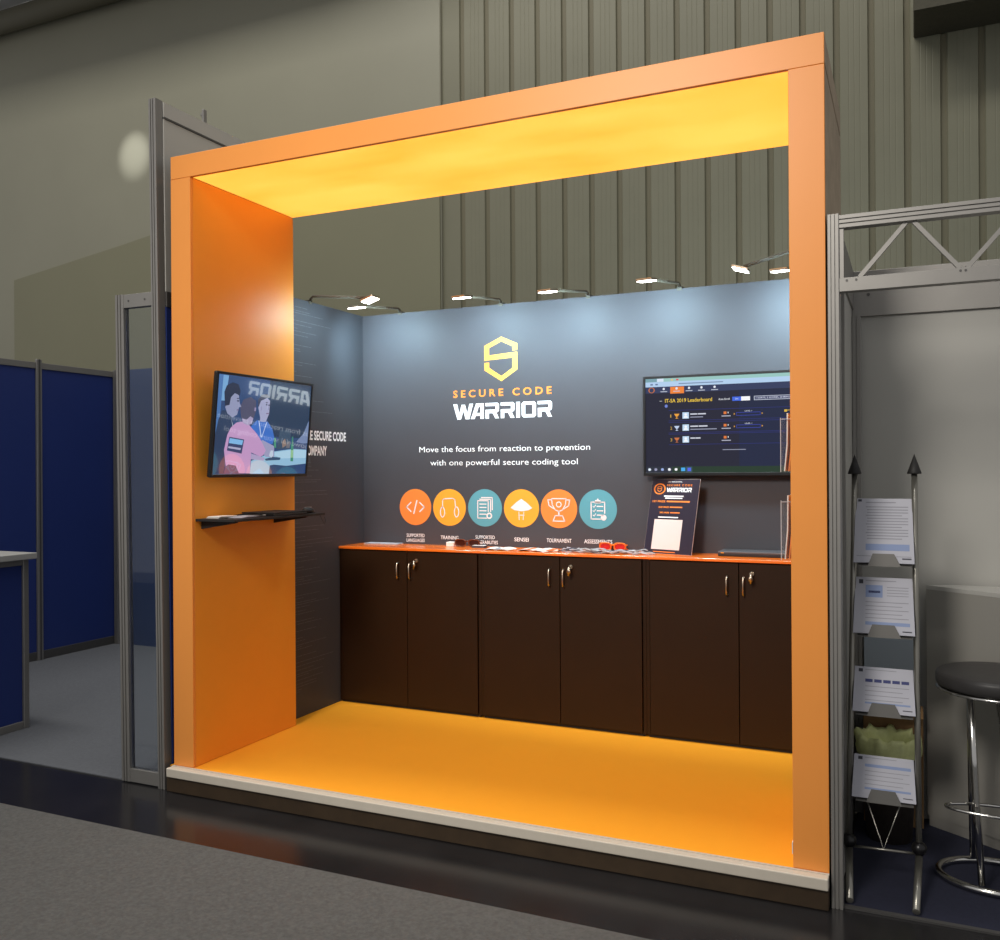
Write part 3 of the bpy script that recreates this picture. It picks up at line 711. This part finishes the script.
# open brochures
def sheetpile(name, x, y, w, d, rz, n, m1, m2, label, cat, z0=Z):
    b = MB()
    for k in range(n):
        R = Matrix.Translation((x, y, 0)) @ Matrix.Rotation(rz+.12*(k-n/2), 4, 'Z')
        def P(u, v, h): return R @ Vector((u*w, v*d, z0+.0012*k+h))
        N = 8
        for i in range(N):
            u0, u1 = -.5+i/N, -.5+(i+1)/N
            h0 = .006*abs(math.sin(u0*math.pi*2)); h1 = .006*abs(math.sin(u1*math.pi*2))
            b.prism([P(u0, -.5, h0), P(u1, -.5, h1), P(u1, .5, h1), P(u0, .5, h0)], (0, 0, .0009), m1 if (k+i) % 5 else m2)
    return tag(b.make(name), label, cat)
sheetpile('brochure', 1.06, 1.43, .15, .13, .15, 3, paperw, inkgrey, 'open white brochure on the counter below the straw hat icon, left one of two', 'brochure')
sheetpile('brochure', 1.29, 1.43, .19, .13, -.1, 4, paperw, redframe, 'open white brochure with an orange patch on the counter below the trophy icon', 'brochure')
b = MB()
for k in range(64):
    x = 1.45+random.random()*.46; y = 1.36+random.random()*.12; a = random.uniform(-.5, .5)+(math.pi if random.random() < .5 else 0)
    l = random.uniform(.05, .11); hz = Z+.003+random.random()*.012
    p0 = Vector((x, y, hz)); d_ = Vector((math.cos(a), math.sin(a)*.45, 0))
    pts = [p0+d_*l*t+Vector((0, .01*math.sin(t*6+k), .004*math.sin(t*5+k))) for t in (0, .25, .5, .75, 1)]
    pts = [Vector((min(max(p.x, 1.43), 1.96), min(max(p.y, 1.335), 1.50), max(p.z, Z+.0028))) for p in pts]
    b.tube(pts, .0033, [silverm, paper, inkdark, silverm][k % 4], 6)
tag(b.make('lanyard_heap'), 'tangled heap of grey lanyards and clips along the counter edge left of the poster', 'lanyards', kind='stuff')
glasses(1.69, 1.54, redframe, lensr, 'orange-red sunglasses behind the lanyard heap below the clipboard icon', .165, -.08)
# poster
po = thing('poster_board', (2.02, 1.48, CH), 'dark poster board with a white square, leaning on the wall below the leaderboard television', 'poster')
BL, BR, TL, TR = Vector((1.872, 1.515, CH+.001)), Vector((2.152, 1.42, CH+.001)), Vector((1.908, 1.583, 1.452)), Vector((2.186, 1.488, 1.455))
TR = TL+(BR-BL)
Up = (BR-BL).normalized(); Vp = (TL-BL); Vp = (Vp-Up*Vp.dot(Up)); 
skew = (TL-BL)
Np = Up.cross(skew).normalized()
b = MB(); b.prism([BL, BR, TR, TL], -Np*.004, foam); 
b.make('foam_board', po)
pw, ph = (BR-BL).length, skew.length
b = MB(); pl = Plane2(b, BL, Up, skew.normalized(), pw, ph, .0004)
pl.N = Np
pl.rect(0.002, 0.002, .998, .998, posterm)
L = .0006
pl.text('ON THE DIGITAL', .34, .955, .30, .014, white_ink, .02, L)
pl.disc(.18, .865, .125, orange_ink, L, 30, ry=.075); pl.disc(.18, .865, .098, posterm, L*1.5, 30, ry=.059)
b2 = pl
shield(pl, .178, .822, .10, .085, orange_ink, L*2)
pl.text('SECURE CODE', .33, .905, .52, .026, orange_ink, .015, L, 1.4)
wordmark(pl, .33, .825, .52, .058, white_ink, L)
pl.rect(.29, .762, .70, .777, white_ink, L); pl.rect(.32, .735, .68, .750, white_ink, L)
pl.text('1ST PRIZE', .06, .685, .27, .026, orange_ink, .03, L); pl.rect(.36, .688, .84, .708, or_badge, L)
pl.text('2ND PRIZE', .20, .610, .22, .022, orange_ink, .03, L); pl.rect(.44, .613, .70, .630, or_badge, L)
pl.text('3RD PRIZE', .24, .537, .20, .020, orange_ink, .03, L); pl.rect(.46, .54, .66, .555, or_badge, L)
pl.rect(.22, .478, .64, .492, white_ink, L)
pl.rect(.15, .055, .74, .455, mat('peach_print', (226, 206, 200), .6), L)
pl.rect(.20, .018, .66, .028, orange_ink, L)
b.make('poster_print', po)
# dark laptop on the right
lp = thing('laptop', (2.45, 1.5, CH), 'slim dark laptop closed on the counter right of the poster', 'laptop')
b = MB(); b.box(2.285, 2.66, 1.44, 1.585, Z, Z+.014, mattblack, .003, 2); b.make('base', lp)
b = MB(); b.box(2.285, 2.66, 1.44, 1.585, Z+.0145, Z+.026, mat('dark_grey_lid', (84, 84, 88), .4), .003, 2); b.box(2.30, 2.315, 1.4385, 1.4398, Z+.016, Z+.02, ye_badge); b.make('lid', lp)
# leaflet holders on the inside of the right leg
def pocket(y0, z0, h, label, cols):
    xi = W-T
    lev = 'upper' if z0 > 1.4 else 'lower'
    c = thing('leaflet_holder', (xi-.04, y0, z0), label, 'leaflet holder')
    b = MB(); 
    b.box(xi-.004, xi-.0005, y0, y0+.22, z0, z0+h, acryl); b.box(xi-.085, xi-.082, y0, y0+.22, z0, z0+h*.98, acryl)
    b.box(xi-.082, xi-.004, y0, y0+.22, z0, z0+.003, acryl)
    for q in (xi-.0865, xi-.0035): b.box(q, q+.003, y0-.002, y0-.0002, z0, z0+h, acryl_edge)
    b.box(xi-.0865, xi-.0005, y0-.002, y0-.0002, z0+h*.98-.003, z0+h*.98, acryl_edge)
    for yy in (y0, y0+.217): b.box(xi-.082, xi-.004, yy, yy+.003, z0+.003, z0+h*.98, acryl)
    b.make('acrylic_pocket', c)
    for k, m in enumerate(cols):
        x = xi-.062+.016*k
        b = MB(); b.prism([(x-.012, y0+.006, z0+.004), (x-.002, y0+.006, z0+h*.5), (x, y0+.006, z0+h*1.08), (x+.0045, y0+.006, z0+h*1.08), (x+.0025, y0+.006, z0+h*.5), (x-.0075, y0+.006, z0+.004)], (0, .205, 0), m)
        tag(b.make('leaflet_bundle'), ['white bundle', 'orange bundle', 'grey bundle'][k]+' of leaflets in the '+lev+' clear holder on the right arch leg', 'leaflets')
pocket(.42, 1.490, .215, 'clear leaflet holder on the right arch leg, the upper of two', [paperw, or_badge, greywhite])
pocket(.42, 1.145, .235, 'clear leaflet holder on the right arch leg, the lower of two near counter height', [paperw, or_badge, greywhite])

# ------------------------------------------------------------------ aluminium profile helper
def post(b, x0, x1, y0, y1, z0, z1, m=alu, g=2):
    """grooved extrusion standing upright, grooves on front and back"""
    w = x1-x0; pts = []
    def side(ya, yb, xs):
        for k in range(g):
            c = (k+1)/(g+1); gw = .06*w
            for q, yy in ((c-.06, ya), (c-.05, yb), (c+.05, yb), (c+.06, ya)): xs.append((x0+w*q, yy))
    a = [(x0+.002, y0)]; side(y0, y0+.006, a); a += [(x1-.002, y0), (x1, y0+.002), (x1, y1-.002)]
    a += [(x1-.002, y1), (x0+.002, y1), (x0, y1-.002), (x0, y0+.002)]
    b.prism([(p[0], p[1], z0) for p in a], (0, 0, z1-z0), m)
def rail(b, x0, x1, y0, y1, z0, z1, m=alu, g=0, axis='x'):
    h = z1-z0; a = [(y0, z0+.002), (y0, z1-.002)]
    a = [(y0, z0+.001)]
    for k in range(g):
        c = (k+1)/(g+1)
        for q, yy in ((c-.05, y0), (c-.04, y0+.006), (c+.04, y0+.006), (c+.05, y0)): a.append((yy, z0+h*q))
    a += [(y0, z1-.001), (y0+.001, z1), (y1, z1), (y1, z0), (y0+.001, z0)]
    b.prism([(x0, p[0], p[1]) for p in a], (x1-x0, 0, 0), m)

# ------------------------------------------------------------------ left neighbouring stand
def lean(b):
    for v in b.bm.verts: v.co.x -= v.co.z*.0108
wl = thing('stand_wall', (-3.2, 1.3, 0), 'navy blue panel wall on the far left with grey rails and a grey post', 'partition wall')
b = MB(); b.box(-3.235, -3.2, -.4, 2.62, .075, 2.345, navy); b.make('panel', wl)
b = MB(); b.box(-3.24, -3.19, -.4, 2.62, 2.3455, 2.395, alu, .002); b.make('top_rail', wl)
b = MB(); b.box(-3.24, -3.195, -.4, 2.62, .0065, .0745, aludark, .002); b.make('bottom_rail', wl)
for y in (1.825,): 
    b = MB(); b.box(-3.1995, -3.178, y, y+.05, .0065, 2.42, alu, .003); b.box(-3.178, -3.176, y+.018, y+.032, .0065, 2.42, aludark); b.make('post', wl)
wl = thing('stand_wall', (-1.7, 2.66, 0), 'navy blue rear panel wall seen through the narrow glass frame', 'partition wall')
b = MB(); b.box(-3.19, -.06, 2.6225, 2.66, .0065, 2.405, navy2); b.make('panel', wl)
b = MB(); post(b, -3.188, -3.14, 2.596, 2.622, .0065, 2.405); b.make('post', wl)
wl = thing('stand_wall', (-.06, .45, 0), 'tall grey upper panel with navy lower half standing behind the left arch leg', 'partition wall')
b = MB(); b.box(-.058, -.036, .03, .88, 2.375, 3.205, greywhite, .001); lean(b); b.make('upper_panel', wl, 'grey panel')
b = MB(); b.box(-.058, -.036, .03, .88, .0065, 2.30, navy); lean(b); b.make('lower_panel', wl, 'navy panel')
b = MB(); b.box(-.062, -.032, .03, .88, 2.3005, 2.3745, aludark, .001); lean(b); b.make('middle_rail', wl)
b = MB(); b.box(-.062, -.032, .031, .88, 3.2055, 3.215, aludark); b.box(-.06, -.034, .031, .88, 3.2155, 3.285, greywhite); lean(b); b.make('top_rail', wl)
b = MB(); post(b, -.083, -.040, -.02, .029, 0.0005, 3.29, g=2); lean(b); b.make('post', wl, 'tall grooved aluminium post')
b = MB(); b.box(-.062, -.05, .32, .345, 3.286, 3.36, alu, .002); b.box(-.075, -.062, .325, .34, 3.33, 3.345, alu, .001); lean(b); b.make('clip', wl)
gf = thing('glass_screen', (-.23, 0, 0), 'narrow framed glass pane on the floor at the left of the arch', 'glass panel')
b = MB(); post(b, -.321, -.268, -.015, .025, .0065, 2.372, g=2); lean(b); b.make('post', gf)
b = MB(); rail(b, -.2675, -.0835, -.012, .022, 2.305, 2.37)
for x in (-.235, -.13): b.tube([(x, -.0125, 2.338), (x, -.014, 2.338)], .005, aludark, 8)
lean(b)
b.make('top_rail', gf)
b = MB(); rail(b, -.2675, -.0835, -.012, .022, .0065, .07); lean(b); b.make('bottom_rail', gf)
b = MB(); b.box(-.2675, -.0835, .003, .007, .0705, 2.3045, glass); lean(b); b.make('glass_pane', gf)
ct = thing('reception_counter', (-1.9, .2, 0), 'navy counter with white top and grey frame at the far left edge', 'counter')
b = MB(); b.box(-2.3, -1.575, .0, .425, .02, .995, navy, .001); b.make('body_panel', ct)
b = MB()
b.box(-1.6, -1.56, .426, .462, .0065, .998, alu, .003); b.box(-1.5745, -1.562, .0, .4255, .0065, .05, alu, .002); b.box(-1.5745, -1.562, .0, .4255, .965, .998, alu, .002)
b.box(-2.3, -1.6005, .426, .46, .0065, .05, alu); b.box(-2.3, -1.6005, .426, .46, .965, .998, alu)
b.make('frame', ct)
b = MB(); b.box(-2.35, -1.535, -.05, .50, .9985, 1.035, countertopw, .004, 2); b.make('countertop', ct)

# ------------------------------------------------------------------ right neighbouring stand
rs = thing('shell_stand', (3.6, .5, 0), 'grey shell-scheme booth of aluminium posts, lattice fascia and pale panels on the right', 'exhibition booth')
b = MB(); post(b, 2.938, 2.976, .0, .045, .0005, 2.372, g=2); b.make('front_post', rs)
b = MB(); rail(b, 2.9765, 4.9, .002, .042, 2.322, 2.366, g=2)
b.make('fascia_top_rail', rs)
b = MB(); rail(b, 2.9765, 4.9, .002, .042, 2.105, 2.152); b.box(2.9765, 2.990, .008, .036, 2.1525, 2.3215, alu)
for x in (3.0, 3.03, 3.345, 3.36): b.tube([(x, .0015, 2.142), (x, .0, 2.142)], .004, aludark, 8)
b.make('fascia_bottom_rail', rs)
x = 3.04
for k in range(8):
    for s_ in ((x, 2.153, x+.145, 2.321), (x+.168, 2.321, x+.305, 2.153)):
        dx, dz = s_[2]-s_[0], s_[3]-s_[1]; l = math.hypot(dx, dz); nx, nz = -dz/l*.007, dx/l*.007
        b = MB(); b.prism([(s_[0]-nx, .014, s_[1]-nz), (s_[2]-nx, .014, s_[3]-nz), (s_[2]+nx, .014, s_[3]+nz), (s_[0]+nx, .014, s_[1]+nz)], (0, .014, 0), alu)
        if x < 3.6: b.make('lattice_bar', rs)
        else: b.bm.free()
    x += .325
b = MB(); b.box(2.946, 2.962, .0455, .99, .0065, 2.20, greywhite); b.box(2.9621, 2.968, .0455, .09, .0065, 2.18, alu)
b.box(2.9621, 2.972, .30, .34, .0065, 2.18, alu)
b.make('side_panel', rs)
b = MB(); b.box(2.944, 2.97, .0455, .974, 2.2005, 2.368, alu, .002); b.make('side_rail', rs)
b = MB(); b.box(2.975, 4.9, .99, 1.01, .0065, 2.165, greywhite); b.make('rear_panel', rs)
b = MB(); b.box(2.9625, 4.9, .975, 1.015, 2.1655, 2.365, alu, .002); b.tube([(3.03, .9745, 2.26), (3.03, .972, 2.26)], .007, aludark, 8); b.make('rear_rail', rs)
b = MB(); post(b, 2.963, 2.999, .953, .9745, .0065, 2.165, g=1); b.make('corner_post', rs)

cc = thing('display_counter', (3.6, .8, 0), 'pale grey-white counter standing behind the bar stool', 'counter')
poly = [(3.25, .92), (3.50, .735), (3.95, .40), (4.5, .75), (4.5, .965), (3.35, .965)]
b = MB(); b.prism([(x, y, .05) for x, y in poly], (0, 0, .945), counterw); b.make('body', cc)
b = MB(); b.prism([(x*.985+3.7*.015, y*.93+.85*.07, .0065) for x, y in poly], (0, 0, .043), counterw); b.make('plinth', cc)
b = MB(); b.prism([(x, y, .9955) for x, y in poly], (0, 0, .016), countertopw); b.make('top', cc)

# bar stool
CX, CY = 3.478, .44
st = thing('bar_stool', (CX, CY, .006), 'chrome bar stool with round black padded seat at the right edge', 'stool')
b = MB(); prof = [(0, .662)]
prof = [(0, .708), (.192, .708), (.203, .713), (.206, .722), (.206, .748), (.202, .757), (.192, .762), (.12, .766), (0, .768)]
b.lathe(prof, (CX, CY, 0), seatm, 48); b.make('seat', st)
b = MB(); b.lathe([(0, .694), (.198, .694), (.206, .699), (.198, .7065), (0, .7065)], (CX, CY, 0), chrome, 48); b.make('seat_rim', st)
def ell(a, c, z, n=48, cx=CX, cy=CY): return [(cx+a*math.cos(2*math.pi*k/n), cy+c*math.sin(2*math.pi*k/n), z) for k in range(n)]
b = MB(); b.tube(ell(.200, .148, .0195), .013, chrome, 10, closed=True); b.make('base_ring', st)
b = MB(); b.tube(ell(.195, .06, .292, cx=3.497, cy=.335), .006, chrome, 8, closed=True); b.make('foot_rest', st)
for (tx, ty, fx, fy) in ((3.385, .385, 3.414, .315), (3.475, .375, 3.55, .31), (3.39, .50, 3.40, .558), (3.56, .50, 3.56, .555)):
    b = MB(); b.tube([(tx, ty, .6935), ((tx*2+fx)/3, (ty*2+fy)/3, .43), ((tx+fx)/2, (ty+fy)/2, .3), (fx, fy, .034)], .0125, chrome, 12); b.make('leg', st)

# brochure rack
br = thing('brochure_rack', (3.1, .28, .006), 'metal brochure rack with pointed black pole tips and four trays', 'brochure rack')
PB = [Vector((2.980, .27, .14)), Vector((3.213, .27, .147))]; PT = [Vector((3.000, .40, 1.482)), Vector((3.206, .40, 1.482))]
for k in (0, 1):
    b = MB(); b.tube([PB[k], PB[k].lerp(PT[k], .33), PB[k].lerp(PT[k], .66), PT[k]], .0105, tubem, 12); b.make('pole', br)
    b = MB(); b.lathe([(0, 0), (.024, 0), (.0245, .004), (0, .075)], PT[k], mattblack, 20); b.make('pole_tip', br, 'black cone')
    b = MB(); b.lathe([(.026*math.sin(math.pi*q/12), -.026*math.cos(math.pi*q/12)) for q in range(13)], PB[k], blackp, 20); b.make('joint_ball', br, 'black ball')
    fx = (2.994, 3.202)[k]
    b = MB(); b.tube([PB[k]+Vector((0, -.002, -.024)), (fx, .04, .0205)], .0125, tubem, 12)
    b.make('foot', br)
b = MB(); b.tube([PB[0]+Vector((0, 0, -.02)), PB[1]+Vector((0, 0, -.02))], .005, tubem, 8); b.make('cross_bar', br)
mid = (PB[0]+PB[1])/2+Vector((0, 0, -.02))
b = MB(); b.tube([(3.04, .262, .305), mid, (3.155, .262, .305)], .0028, tubem, 6); b.make('wire_brace', br)
def y_at(z): return .27+(z-.14)/(1.482-.14)*.13
spans = [(1.150, 1.378, 'top'), (.893, 1.085, 'second'), (.612, .755, 'third'), (.308, .436, 'lowest')]
for z0, z1, nm in spans:
    yb = y_at(z0)-.045; yt = yb+.075
    xl, xr = 2.993+(z0)*.008, 3.205
    # tray: back plate between the poles, ledge and notched lip
    b = MB()
    b.prism([(xl+.01, yb+.016, z0-.004), (xr-.008, yb+.016, z0-.004), (xr-.008, yt+.012, z0+.13), (xl+.01, yt+.012, z0+.13)], (0, .0025, 0), traym)
    b.box(xl+.01, xr-.008, yb-.012, yb+.016, z0-.006, z0-.003, traym)
    b.prism([(xl+.045, yb-.014, z0-.006), (xr-.045, yb-.014, z0-.006), (xr-.068, yb-.006, z0+.040), (xl+.062, yb-.006, z0+.040)], (0, .0016, 0), traym)
    for px, pq in ((xl+.01, PB[0].lerp(PT[0], (z0+.1-.14)/1.342)), (xr-.008, PB[1].lerp(PT[1], (z0+.1-.14)/1.342))):
        b.tube([(px, yb+.058, z0+.09), (pq.x, pq.y, z0+.1)], .003, tubem, 6)
    b.make('tray', br)
    # the paper stack
    U_ = Vector((1, 0, -.035)).normalized(); V_ = Vector((0, yt-yb, z1-z0+.006)); hv = V_.length; V_.normalize()
    U_ = (U_-V_*U_.dot(V_)).normalized()
    O_ = Vector((xl-.004, yb-.0035, z0+.006)); N_ = U_.cross(V_)
    wd = xr-xl+.004
    b = MB(); b.prism([O_, O_+U_*wd, O_+U_*(wd-.008)+V_*hv, O_+U_*.006+V_*hv], -N_*.010, paper)
    pl = Plane2(b, O_, U_, V_, wd, hv, .0004)
    pl.rect(.07, .95, .13, .985, inkdark) if nm == 'top' else pl.rect(.09, .88, .16, .955, inkdark)
    pl.rect(.2, .93, .7, .945, inkgrey)
    if nm == 'top':
        for k in range(12): pl.rect(.22 if k % 3 else .2, .86-.045*k, .9-.1*(k % 4 == 3), .875-.045*k, inkgrey)
        pl.rect(.2, .19, .92, .29, inkblue); pl.rect(.05, .1, .95, .104, inkdark); pl.rect(.8, .06, .95, .08, inkdark)
    if nm == 'second':
        pl.rect(.2, .64, .48, .86, inkblue); pl.rect(.25, .72, .44, .76, inknavy)
        for k in range(4): pl.rect(.55, .82-.05*k, .9, .833-.05*k, inkgrey)
        for k in range(5): pl.rect(.2, .55-.07*k, .9-.1*(k % 2), .563-.07*k, inkgrey)
        pl.rect(.2, .15, .92, .21, inkblue); pl.rect(.8, .05, .95, .07, inkdark)
    if nm == 'third':
        for k in range(5): pl.rect(.2+.145*k, .66, .32+.145*k, .73, inknavy)
        for k in range(4): pl.rect(.2, .56-.1*k, .9-.1*(k % 2), .575-.1*k, inkgrey)
        pl.rect(.2, .18, .92, .22, inkblue); pl.rect(.8, .08, .95, .1, inkdark)
    if nm == 'lowest':
        pl.rect(.2, .72, .92, .79, inkblue)
        for k in range(4): pl.rect(.2, .62-.1*k, .9-.1*(k % 2), .635-.1*k, inkgrey)
        pl.rect(.2, .2, .92, .25, inkblue); pl.rect(.8, .08, .95, .1, inkdark)
    tag(b.make('leaflet_stack'), {'top': 'stack of printed sheets with dense text in the top tray of the rack', 'second': 'stack of printed sheets with a blue picture in the second tray of the rack',
        'third': 'stack of printed sheets with a dark blue heading in the third tray of the rack', 'lowest': 'stack of printed sheets in the lowest tray of the rack, above the wire brace'}[nm], 'leaflets', 'sheets in the brochure rack')

# waste bin, carton and board behind the rack
bn = thing('waste_bin', (3.105, .72, .006), 'brown waste bin lined with a pale green bag behind the brochure rack', 'bin')
b = MB(); b.lathe([(0, .0), (.085, .0), (.112, .37), (.116, .385), (.108, .385), (.082, .01), (0, .01)], (3.105, .72, .0065), binm, 32); b.make('bin_body', bn)
b = MB(); prof = [(.119, .335), (.124, .36), (.122, .40), (.112, .418), (.095, .405), (.075, .36), (.055, .30), (.02, .27), (0, .265)]
b.lathe(prof, (3.105, .72, .0065), bagm, 48)
for v in b.bm.verts:
    d = Vector((v.co.x-3.105, v.co.y-.72, 0)); a = math.atan2(d.y, d.x)
    k = .008*math.sin(a*9+v.co.z*60)+.006*math.sin(a*17+1)
    if d.length > .01:
        kk = k*(.4 if v.co.z < .37 else 1); v.co.x += d.x/d.length*max(kk, -.001 if v.co.z < .4 else -1); v.co.y += d.y/d.length*max(kk, -.001 if v.co.z < .4 else -1); v.co.z += k*.9
b.make('bin_liner', bn, 'crumpled translucent green plastic bag')
cb = thing('cardboard_box', (3.12, .9, .006), 'brown cardboard box against the booth wall behind the waste bin', 'box')
b = MB(); b.box(3.003, 3.235, .86, .93, .0065, .50, card, .002); b.make('box_body', cb)
b = MB(); b.prism([(3.003, .86, .5005), (3.235, .86, .5005), (3.235, .80, .475), (3.003, .80, .475)], (0, 0, .003), card); b.make('flap', cb)
b = MB(); b.tube([(3.05, .855, .505), (3.08, .83, .512), (3.11, .84, .507), (3.12, .87, .508), (3.09, .885, .508), (3.06, .875, .51)], .004, mattblack, 6, closed=True)
b.box(3.06, 3.11, .865, .90, .5042, .5065, paperw)
tag(b.make('coiled_cable'), 'coiled dark cable with a white label on the cardboard box', 'cable')
b = MB(); b.prism([(3.005, .940, .0065), (3.225, .940, .0065), (3.225, .948, .86), (3.005, .948, .86)], (0, .003, 0), greyblue)
tag(b.make('leaning_board'), 'grey-blue board leaning on the booth wall above the cardboard box', 'board')

# ------------------------------------------------------------------ lights
def area(name, loc, aim, sx, sy, watt, col=(1, 1, 1), spread=180):
    ld = bpy.data.lights.new(name, 'AREA'); ld.shape = 'RECTANGLE'; ld.size = sx; ld.size_y = sy; ld.energy = watt; ld.color = col; ld.spread = math.radians(spread)
    o = bpy.data.objects.new(name, ld); COL.objects.link(o); o.location = loc
    o.rotation_euler = (Vector(aim)-Vector(loc)).to_track_quat('-Z', 'Y').to_euler(); return o
def spot(name, loc, aim, watt, deg, blend, rad, col=(1, 1, 1)):
    ld = bpy.data.lights.new(name, 'SPOT'); ld.energy = watt; ld.spot_size = math.radians(deg); ld.spot_blend = blend; ld.shadow_soft_size = rad; ld.color = col
    o = bpy.data.objects.new(name, ld); COL.objects.link(o); o.location = loc
    o.rotation_euler = (Vector(aim)-Vector(loc)).to_track_quat('-Z', 'Y').to_euler(); return o
area('hall_lights', (-2, -.6, 12.4), (-2, 3.5, 4), 10, 1.6, 800, (1, .98, .93))
spot('stand_fill_spot', (1.1, -6.0, 5.4), (1.5, 0, 2.1), 1680, 48, 1., .9, (1, .95, .88))  # unseen spot, added to brighten the arch front and the platform
spot('wall_spot', (-6.4, 4.2, 6.6), (-6.40, 5.96, 5.83), 170, 21, 1., .02, (.95, .97, 1))
wd = bpy.data.worlds.new('World'); SC.world = wd; wd.use_nodes = True
wd.node_tree.nodes['Background'].inputs[0].default_value = (.98, .98, 1, 1)
wd.node_tree.nodes['Background'].inputs[1].default_value = .41

# ------------------------------------------------------------------ camera
cam = bpy.data.cameras.new('Camera'); co = bpy.data.objects.new('Camera', cam); COL.objects.link(co)
R_ = [(0.911637892868333, 0.41094491178065456, -0.006374305309285132), (0.006026505079110233, 0.002141855310510037, 0.9999795466370102), (-0.41095015941488255, 0.911657661590917, 0.0005239651359784016)]
r, u, f = [Vector(v) for v in R_]
M = Matrix(((r.x, u.x, -f.x, 3.19494), (r.y, u.y, -f.y, -3.30465), (r.z, u.z, -f.z, 1.50414), (0, 0, 0, 1)))
co.matrix_world = M
cam.sensor_fit = 'HORIZONTAL'; cam.sensor_width = 36; cam.lens = 911.81/1000*36; cam.clip_start = .05; cam.clip_end = 60
SC.camera = co
SC.view_settings.view_transform = 'Standard'; SC.view_settings.look = 'None'; SC.view_settings.gamma = 1; SC.view_settings.exposure = 0
SC.view_settings.use_curve_mapping = False
